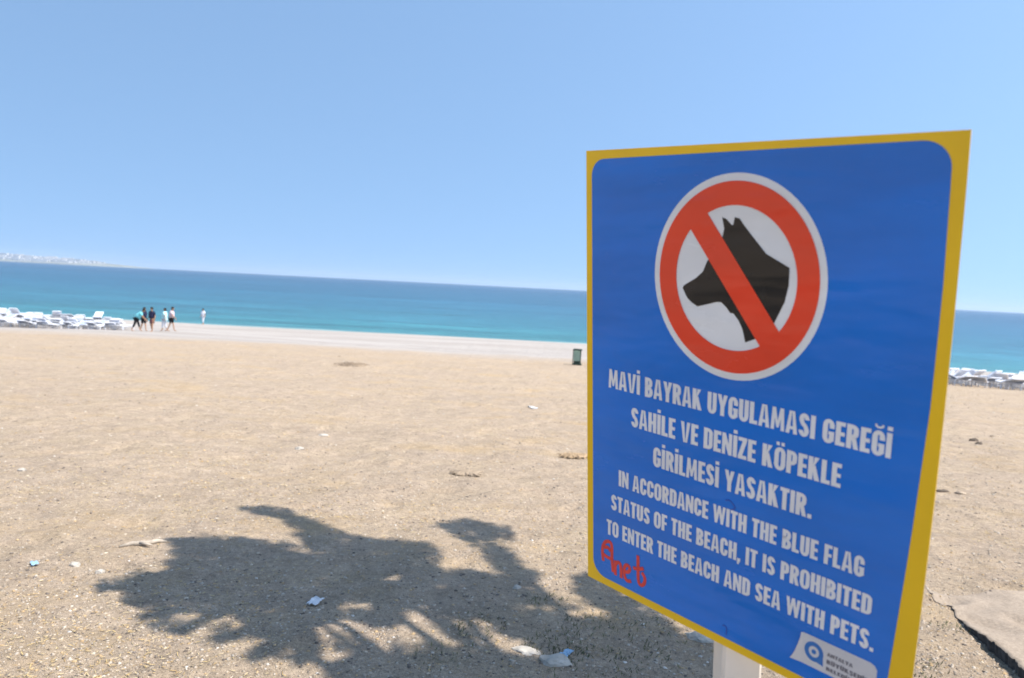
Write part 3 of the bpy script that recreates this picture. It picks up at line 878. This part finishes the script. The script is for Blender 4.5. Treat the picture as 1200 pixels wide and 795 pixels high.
# straw
n = 34000
x, y = scatter(n, 2.2, 22)
k = (vnoise(x * .7, y * .7, 55) + .5 * vnoise(x * 2, y * 2, 56) + rng.uniform(-.6, .6, n)) > .62 - .45 * np.exp(-((x + 2.2) ** 2 + (y - 3.2) ** 2) / 1.2)
x, y = x[k], y[k]; n = len(x); z = ground(x, y)
ln = rng.uniform(.008, .034, n) * (.7 + y / 12); th = rng.uniform(0, 6.28, n); wd = rng.uniform(.0006, .0017, n) * (.7 + y / 8)
tl = rng.uniform(-.2, .3, n)
dx, dy = np.cos(th) * ln / 2, np.sin(th) * ln / 2; ox, oy = -np.sin(th) * wd, np.cos(th) * wd
lift = .003 + .004 * rng.uniform(0, 1, n)
V = np.stack([np.stack([x - dx - ox, y - dy - oy, z + lift], 1), np.stack([x + dx - ox, y + dy - oy, z + lift + tl * ln * .5 + .001], 1),
              np.stack([x + dx + ox, y + dy + oy, z + lift + tl * ln * .5 + .001], 1), np.stack([x - dx + ox, y - dy + oy, z + lift], 1),
              np.stack([x, y, z + lift + wd * 1.6 + tl * ln * .25], 1)], 1).reshape(-1, 3)
F = (np.array([(0, 1, 4), (1, 2, 4), (2, 3, 4), (3, 0, 4), (0, 3, 2)])[None] + (np.arange(n) * 5)[:, None, None]).reshape(-1, 3)
me = fast_mesh('dry_straw', V, F)
cc = np.array([(.52, .38, .17), (.58, .46, .26), (.42, .28, .12), (.50, .40, .24)])[rng.integers(0, 4, n)] * rng.uniform(.8, 1.15, (n, 1))
me.color_attributes.new('tint', 'FLOAT_COLOR', 'POINT').data.foreach_set('color', np.repeat(np.c_[cc, np.ones(n)], 5, 0).astype(np.float32).ravel())
tag(link('dry_straw', me, M_ATTR), 'dry yellow straw and leaf bits lying in patches on the sand', 'straw', kind='stuff')
# low weeds
LV, LF = [], []
for (px, py, rad, nn) in ((655, 760, .16, 160), (560, 735, .14, 90), (640, 705, .12, 70), (690, 735, .15, 90), (800, 690, .2, 110), (765, 700, .16, 80), (745, 775, .2, 90), (1112, 735, .09, 40), (1075, 785, .12, 70), (690, 780, .22, 80), (760, 740, .2, 80), (520, 770, .15, 50)):
    c = at(px, py)
    for k in range(nn):
        a = random.uniform(0, 6.283); r_ = rad * math.sqrt(random.random())
        x, y = c.x + r_ * math.cos(a), c.y + r_ * math.sin(a)
        p = Vector((x, y, gz(x, y)))
        d = Vector((random.uniform(-1, 1), random.uniform(-1, 1), random.uniform(.3, 1.1))).normalized()
        s_ = d.cross(Vector((0, 0, 1))).normalized(); l_ = random.uniform(.012, .034); bb = len(LV)
        LV += [p - s_ * .002, p + d * l_ * .5 - s_ * .003, p + d * l_, p + d * l_ * .5 + s_ * .003]; LF.append((bb, bb + 1, bb + 2, bb + 3))
tag(link('weeds', fast_mesh('weeds', np.array([tuple(p) for p in LV]), np.array(LF)), paint('weed_leaf', (.12, .12, .06), .7, .4, 12, .2)), 'low sparse green weeds creeping over the shaded sand', 'weeds', kind='stuff')

# ------------------------------------------------------------------ single stones and scraps
def rock(name, px, py, size, mat, label, cat='stone', flat_=.6, seed=0, asp=.7, rz=0.0):
    p = at(px, py)
    bm = bmesh.new(); bmesh.ops.create_icosphere(bm, subdivisions=3, radius=1.0)
    for v_ in bm.verts:
        q = v_.co.normalized()
        f = 1 + .34 * mnoise.noise(q * 1.3 + Vector((seed, 0, 0))) + .16 * mnoise.noise(q * 3.4 + Vector((0, seed, 0))) + .06 * mnoise.noise(q * 8 + Vector((0, 0, seed)))
        v_.co = Vector((q.x * f * size, q.y * f * size * asp, q.z * f * size * flat_))
    me = bpy.data.meshes.new(name); bm.to_mesh(me); bm.free()
    o = link(name, me, mat, None, False)
    o.location = p + Vector((0, 0, size * flat_ * .22)); o.rotation_euler = (0, 0, rz)
    tag(o, label, cat); return o
M_ROCKW = paint('pale_stone', (.46, .42, .365), .9, .3, 16, .2, .006)
M_ROCKD = paint('dark_stone', (.12, .095, .075), .9, .3, 18, .2, .004)
M_ROCKT = paint('tan_stone', (.40, .32, .24), .9, .25, 18, .2, .004)
rock('stone', 651, 778, .07, M_ROCKW, 'white broken stone lying half in shade under the sign', flat_=.42, seed=3, asp=.55, rz=.1)
rock('stone', 617, 764, .06, M_ROCKW, 'flat pale slab of stone left of the white broken stone', flat_=.2, seed=5, asp=.6, rz=-.5)
rock('stone', 822, 750, .07, M_ROCKW, 'pale rounded stone at the foot of the sign post', flat_=.4, seed=8, asp=.6, rz=-.3)
rock('stone', 1141, 517, .075, M_ROCKD, 'dark stone on the sand beyond the sign, left of a pair', flat_=.5, seed=11, asp=.5)
rock('stone', 1147, 521, .055, M_ROCKD, 'smaller dark stone just below the dark one beyond the sign', flat_=.6, seed=12, asp=.7)
rock('stone', 1166, 512, .09, M_ROCKT, 'flat brown stone right of the dark stones beyond the sign', flat_=.3, seed=13, asp=.5)
rock('stone', 351, 527, .05, M_ROCKW, 'white pebble alone on open sand above the big shadow', flat_=.5, seed=14)
rock('stone', 379, 511, .06, M_ROCKW, 'flat white stone on open sand nearest the beach middle', flat_=.3, seed=15)
rock('stone', 26, 552, .036, M_ROCKW, 'small white stone at the left edge of the picture', flat_=.5, seed=16)
rock('stone', 88, 664, .03, M_ROCKW, 'small white stone left of the flat stick', flat_=.6, seed=17)
rock('stone', 117, 672, .025, M_ROCKW, 'rounded white stone nearest the tip of the shadow', flat_=.7, seed=18)
rock('stone', 606, 690, .022, M_ROCKW, 'bright white pebble in the middle of the shadow', flat_=.7, seed=19)
rock('stone', 1104, 577, .07, M_ROCKD, 'thin dark stone on the sand touching the yellow border', flat_=.25, seed=20, asp=.35)
rock('stone', 1126, 579, .05, M_ROCKT, 'little tan stone close behind the yellow border', flat_=.4, seed=21)
def scrap(px, py, size, mat, label, cat, seed, asp=.6, name='plastic_scrap'):
    p = at(px, py); n = 14; mb = MB()
    th = .0012
    for sgn in (1, -1):
        for a in range(n):
            for b in range(n):
                u, v = a / (n - 1) - .5, b / (n - 1) - .5
                q = Vector((u * 4 + seed, v * 4, seed * .7))
                z = .012 + size * (.22 * mnoise.noise(q) + .12 * mnoise.noise(q * 2.7)) + sgn * th
                jag = 1 + .35 * mnoise.noise(Vector((u * 3, v * 3, seed + 9)))
                mb.v.append((u * size * 2 * jag, v * size * 2 * asp * jag, z + .25 * size * .3))
    N = n * n
    for a in range(n - 1):
        for b in range(n - 1):
            k = a * n + b
            mb.f.append((k, k + n, k + n + 1, k + 1)); mb.f.append((N + k, N + k + 1, N + k + n + 1, N + k + n)); mb.mi += [0, 0]
    for a in range(n - 1):
        for k, q in ((a, a + 1), (N - n + a + 1, N - n + a), ((a + 1) * n, a * n), (a * n + n - 1, (a + 1) * n + n - 1)):
            mb.f.append((k, q, N + q, N + k)); mb.mi.append(0)
    o = mb.build(name, mat, None, True)
    o.location = p; o.rotation_euler = (0, 0, seed)
    tag(o, label, cat)
M_PLW = paint('white_plastic', (.70, .71, .73), .4, .1, 20, .5)
M_PLB = paint('blue_plastic', (.30, .48, .66), .4, .1, 20, .5)
scrap(369, 708, .045, M_PLW, 'crumpled white plastic scrap inside the tree shadow', 'litter', 1.3)
scrap(40, 663, .028, M_PLB, 'torn blue plastic scrap on the sand at far left', 'litter', 2.4)
scrap(664, 770, .03, M_PLB, 'small bluish scrap beside the white broken stone', 'litter', 4.1)
scrap(624, 479, .11, M_PLW, 'white paper litter on the sand below the green bin', 'litter', 5.2, .4, 'paper_scrap')
# flat bleached stick
p = at(168, 640); mb = MB()
pp = [(-.13, -.02, .008), (-.06, .01, .012), (.02, .0, .010), (.08, .025, .012), (.13, .02, .006)]
mb.tube(pp, [.006, .015, .018, .014, .005], 8)
mb.tube([(-.02, .0, .016), (.03, -.04, .016), (.06, -.05, .012)], [.010, .008, .003], 6)
o = mb.build('driftwood_stick', paint('bleached_wood', (.42, .36, .29), .9, .25, 30, .2, .003), None, True)
o.location = p; o.rotation_euler = (0, 0, .35)
tag(o, 'bleached flat stick left of the tip of the shadow', 'driftwood')
# low heap of dry weed
def heap(px, py, w_, d_, h_, label, seed, mat, name='weed_heap'):
    p = at(px, py); mb = MB()
    core = [(0, 0, -.02)] and [Vector((w_ * .8 * math.cos(q) * (1 + .2 * math.sin(3 * q + seed)), d_ * .8 * math.sin(q), -.02)) for q in np.linspace(0, 6.283, 25)[:-1]]
    mb.prism([p_ * .55 + Vector((0, 0, h_ * .55)) for p_ in core], core)
    for k in range(200):
        a = random.uniform(0, 6.283); r_ = random.random() ** .6 * .85
        x, y = math.cos(a) * r_ * w_, math.sin(a) * r_ * d_
        z = h_ * (1 - r_ ** 2) * random.uniform(.3, 1.0)
        b = random.uniform(0, 6.283); l_ = random.uniform(.06, .16)
        q = Vector((x, y, z + .01)); e = Vector((math.cos(b), math.sin(b), random.uniform(-.3, .3))) * l_
        mb.tube([q - e * .5, q + Vector((0, 0, .02)), q + e * .5], [.005, .008, .003], 4)
    o = mb.build(name, mat); o.location = p
    tag(o, label, 'dry weed')
M_DRY = paint('dry_weed', (.37, .295, .22), .9, .3, 8, .1)
heap(412, 429, .70, .35, .12, 'low brown heap of dry weed on the open sand', 1, M_DRY)
heap(676, 537, .22, .10, .018, 'flat reddish patch of dry weed beside the sign edge', 2, paint('rusty_weed', (.42, .31, .20), .9, .3, 8, .1))
heap(547, 557, .13, .05, .008, 'thin dark streak of dry weed on sand above the shadow', 3, M_DRY)

# ------------------------------------------------------------------ litter bin
def face_yaw(p): return math.atan2(-p.x, p.y) * 0
M_BIN = paint('sage_green_paint', (.32, .46, .36), .5, .15, 9, .4)
M_BIND = paint('dark_green_paint', (.018, .045, .030), .5, .2, 9, .4)
p = at(676, 428)
BIN = empty('litter_bin', p, R(-14))
tag(BIN, 'green box litter bin with dark frame standing on the pale shingle', 'litter bin')
mb = MB()
for k in range(6):                                  # slatted front and sides
    x = -.145 + k * .058
    mb.box((x, -.15, .47), (.050, .018, .50)); mb.box((x, .15, .47), (.050, .018, .50))
for k in range(5):
    y = -.115 + k * .058
    mb.box((-.165, y, .47), (.018, .050, .50)); mb.box((.165, y, .47), (.018, .050, .50))
mb.box((0, 0, .47), (.29, .27, .49))
mb.build('body', M_BIN, BIN)
mb = MB()
mb.box((0, -.165, .775), (.42, .05, .075)); mb.box((0, .165, .775), (.42, .05, .075)); mb.box((-.185, 0, .775), (.05, .28, .075)); mb.box((.185, 0, .775), (.05, .28, .075))
mb.build('rim', M_BIND, BIN)
mb = MB(); mb.box((.195, -.155, .40), (.042, .042, .675)); mb.build('post', M_BIND, BIN)
mb = MB(); mb.box((-.195, -.155, .40), (.030, .042, .675)); mb.build('post', M_BIND, BIN)
mb = MB(); mb.box((0, 0, .135), (.30, .28, .16)); mb.box((0, 0, .03), (.46, .42, .075)); mb.build('base', M_BIND, BIN)

# ------------------------------------------------------------------ sun loungers
M_LW = paint('white_resin', (.78, .79, .82), .45, .05, 5, .4)
M_LS = paint('pale_sling', (.66, .69, .76), .6, .08, 9, .3)
def lounger(label, group, back, mat_b):
    r = empty('sun_lounger', (0, 0, 0))
    tag(r, label, 'sun lounger', group)
    mb = MB()
    for sx_ in (-1, 1): mb.box((sx_ * .31, .25, .34), (.05, 1.30, .06))
    for k in range(9): mb.box((0, -.33 + k * .145, .355), (.57, .10, .025))
    mb.build('bed', M_LW, r)
    mb = MB(); Mx = Matrix.Rotation(-back, 3, 'X')
    o = Vector((0, -.36, .37))
    for sx_ in (-1, 1): mb.box(o + Mx @ Vector((sx_ * .31, -.36, 0)), (.05, .74, .045), Mx)
    mb.box(o + Mx @ Vector((0, -.71, 0)), (.56, .06, .045), Mx)
    bk = mb.build('backrest', M_LW, r)
    mb = MB(); mb.box(o + Mx @ Vector((0, -.34, 0)), (.565, .66, .015), Mx); mb.build('sling', mat_b, bk)
    for y in (-.30, .80):
        mb = MB()
        for sx_ in (-1, 1): mb.tube([(sx_ * .30, y, .33), (sx_ * .33, y + (.05 if y > 0 else -.05), 0)], .024, 6)
        mb.tube([(-.31, y, .20), (.31, y, .20)], .015, 6)
        mb.build('leg_frame', M_LW, r)
    return r
def copy_tree(o, parent=None):
    c = o.copy(); COL.objects.link(c); c.parent = parent
    for ch in kids(o): copy_tree(ch, c)
    return c
LL = 'white sun lounger in the packed rows at the waterline left of the walkers'
GL = 'loungers massed at the waterline on the left'
LR = 'white sun lounger with raised back in the rows beyond the right edge of the sign'
GR = 'loungers in rows on the right'
M_LB = paint('shaded_sling', (.36, .42, .54), .6, .08, 9, .3)  # darker copy of the sling: blue-grey shade spots painted in as cloth colour
protos = [lounger(LL, GL, R(a), m_) for a, m_ in ((6, M_LS), (20, M_LB), (42, M_LS))]
used = set()
def put(k, x, y, rz, label, group):
    o = protos[k]
    if k in used: o = copy_tree(o)
    used.add(k)
    o.location = (x, y, gz(x, y)); o.rotation_euler = (0, 0, rz)
    o['label'] = label; o['group'] = group
spots = []
for row, (d, n) in enumerate(((53.5, 17), (56, 18), (58.5, 18), (61, 18), (63.5, 18))):
    for k in range(n):
        px = -8 + (k + random.uniform(-.2, .2)) * (158 - row * 2) / n
        if random.random() < .07: continue
        x = (px - 600) / FPX * d
        spots.append((x, d + random.uniform(-.5, .5)))
for x, y in spots:
    put(random.choice((0, 0, 0, 1, 1, 1, 2)), x, y, random.choice((0, 0, 0, .5, -.4, math.pi)) + random.uniform(-.15, .15), LL, GL)
for row, (d, n) in enumerate(((36, 9), (38.2, 9), (40.6, 9), (43.4, 9))):
    for k in range(n):
        px = 1108 + (k + random.uniform(-.25, .25)) * 112 / n
        if row == 0 and px > 1195: continue
        x = (px - 600) / FPX * d
        put(random.choice((0, 1, 2, 2)), x, d + random.uniform(-.4, .4), random.choice((0, .9, -.9, .5, 1.5, -1.4, 2.2)) + random.uniform(-.2, .2), LR, GR)

# ------------------------------------------------------------------ people
def skin(name, V, E, rad, mat, parent, sub=1):
    me = bpy.data.meshes.new(name); me.from_pydata([tuple(v) for v in V], E, []); me.update()
    o = bpy.data.objects.new(name, me); COL.objects.link(o)
    m = o.modifiers.new('s', 'SKIN'); m.use_smooth_shade = True
    for k, sv in enumerate(me.skin_vertices[0].data):
        r_ = rad[k]
        sv.radius = (r_, r_) if not isinstance(r_, tuple) else r_
        sv.use_root = (k == 0)
    s_ = o.modifiers.new('d', 'SUBSURF'); s_.levels = s_.render_levels = sub
    dg = bpy.context.evaluated_depsgraph_get(); dg.update()
    nm = bpy.data.meshes.new_from_object(o.evaluated_get(dg))
    bpy.data.objects.remove(o); nm.name = name; nm.materials.clear()
    return link(name, nm, mat, parent, True)
def cloth(name, c): return paint(name, c, .85, .15, 8, .2)
M_SKIN = cloth('tanned_skin', (.42, .24, .15)); M_HAIR = cloth('dark_hair', (.02, .015, .012))
def person(px, py, H, yaw, stride, lean, shirt, bottom, label, shirt_len=.0, short=.5, arms=.25, cap=None, skirt=False):
    p = at(px, py)
    r = empty('person', p, yaw); tag(r, label, 'person', 'people walking by the water')
    k = H / 1.75
    hip = Vector((0, 0, .92)); up = Vector((0, math.sin(lean), math.cos(lean)))
    ch = hip + up * .34; nk = hip + up * .56; hd = nk + up * .16 + Vector((0, .03, 0))
    V = [hip, hip + up * .17, ch, nk, nk + up * .07, hd, hd + up * .10, hd + Vector((0, .10, -.01))]
    rad = [(.17, .13), (.15, .12), (.185, .13), (.06, .06), (.055, .055), (.085, .10), (.06, .07), .012]
    E = [(0, 1), (1, 2), (2, 3), (3, 4), (4, 5), (5, 6), (5, 7)]
    legs = []
    for s_, f in ((-1, stride), (1, -stride)):
        b = len(V)
        kn = Vector((s_ * .10, f * .22 + .03, .49)); an = Vector((s_ * .10, f * .46 - (.05 if f < 0 else 0), .085))
        V += [Vector((s_ * .10, 0, .86)), kn, an, an + Vector((0, .05, -.05)), an + Vector((0, .17, -.06))]
        rad += [.085, .058, .036, .034, .024]
        E += [(0, b), (b, b + 1), (b + 1, b + 2), (b + 2, b + 3), (b + 3, b + 4)]; legs.append(b)
    hands = []
    for s_, f in ((-1, -arms), (1, arms)):
        b = len(V)
        sh = ch + up * .16 + Vector((s_ * .19, 0, 0)); el = sh + Vector((s_ * .06, f * .35 - .02, -.27)); wr = el + Vector((0, f * .35 + .08, -.22))
        V += [sh, el, wr, wr + Vector((0, .02, -.08))]; rad += [.052, .038, .026, .022]
        E += [(2, b), (b, b + 1), (b + 1, b + 2), (b + 2, b + 3)]
        h0 = V[b + 3]
        for q in range(4):
            V.append(h0 + Vector((-s_ * .004, -.03 + q * .02, -.02))); V.append(h0 + Vector((-s_ * .016, -.032 + q * .021, -.085 + abs(q - 1.5) * .012)))
            rad += [.009, .007]; E += [(b + 3, len(V) - 2), (len(V) - 2, len(V) - 1)]
        V.append(wr + Vector((-s_ * .01, .05, -.07))); rad.append(.009); E.append((b + 3, len(V) - 1))
        hands.append(b)
    skin('body', [v * k for v in V], E, [tuple(a * k for a in q) if isinstance(q, tuple) else q * k for q in rad], M_SKIN, r)
    # shirt
    b1, b2 = hands
    SVx = [hip + up * .02 - Vector((0, 0, shirt_len)), hip + up * .17, ch, ch + up * .17, V[b1], V[b1].lerp(V[b1 + 1], .75), V[b2], V[b2].lerp(V[b2 + 1], .75)]
    skin('shirt', [v * k for v in SVx], [(0, 1), (1, 2), (2, 3), (2, 4), (4, 5), (2, 6), (6, 7)], [q * k for q in (.23, .22, .235, .11, .10, .09, .10, .09)], shirt, r)
    l1, l2 = legs
    if skirt:
        skin('skirt', [v * k for v in (hip + up * .05, hip - Vector((0, 0, .15)), hip - Vector((0, 0, .38)))], [(0, 1), (1, 2)], [.165 * k, .18 * k, .19 * k], bottom, r)
    else:
        SVx = [hip + up * .04]
        E2 = []; rd = [.168]
        for b in legs:
            n0 = len(SVx)
            if short <= 1: pts_ = [V[b], V[b].lerp(V[b + 1], short)]
            else: pts_ = [V[b], V[b + 1], V[b + 1].lerp(V[b + 2], short - 1)]
            SVx += pts_; E2.append((0, n0)); E2 += [(n0 + q, n0 + q + 1) for q in range(len(pts_) - 1)]
            rd += [.105, .085, .062][:len(pts_)]
        skin('trousers' if short > 1 else 'shorts', [v * k for v in SVx], E2, [q * k for q in rd], bottom, r)
    bm = bmesh.new(); bmesh.ops.create_uvsphere(bm, u_segments=14, v_segments=10, radius=1)
    for v_ in list(bm.verts):
        if v_.co.z < -.25 and v_.co.y > -.2: bm.verts.remove(v_)
    for v_ in bm.verts: v_.co = (Vector((v_.co.x * .098, v_.co.y * .112, v_.co.z * .118)) + hd + up * .045 + Vector((0, -.02, 0))) * k
    me = bpy.data.meshes.new('hair'); bm.to_mesh(me); bm.free()
    link('hair', me, cap or M_HAIR, r, True)
    return r
TURQ = cloth('turquoise_cotton', (.20, .60, .66)); NAVY = cloth('navy_cotton', (.020, .022, .055)); BLK = cloth('black_cotton', (.018, .018, .022))
PALE = cloth('pale_aqua_cotton', (.48, .76, .80)); WHT = cloth('white_cotton', (.76, .76, .80)); PINK = cloth('pinkish_cotton', (.66, .50, .52)); BRN = cloth('brown_cotton', (.13, .055, .06)); GRY = cloth('pale_grey_cotton', (.58, .60, .66))
person(159.5, 388, 1.76, R(-75), .5, R(40), TURQ, BLK, 'person in a turquoise shirt and dark trousers leaning forward mid-stride', short=1.6, arms=.5)
person(168, 388, 1.74, R(-100), .3, R(4), NAVY, BLK, 'person in dark navy shirt and shorts behind the turquoise shirt', short=.9)
person(178, 389, 1.76, R(160), .15, R(2), NAVY, BRN, 'person in navy top and brown skirt standing alone mid-group', skirt=True, arms=.1)
person(192.5, 388, 1.72, R(95), .25, R(-3), PALE, GRY, 'person in a long pale aqua shirt with light trousers', short=1.7, shirt_len=.28)
person(200.5, 388, 1.84, R(-80), .4, R(5), PINK, BLK, 'person in white and pink top and black shorts, last of the group', short=.8, arms=.4)
person(238, 380.5, 1.52, R(150), .2, R(2), WHT, WHT, 'small person all in white alone at the waterline', short=1.7, arms=.15)
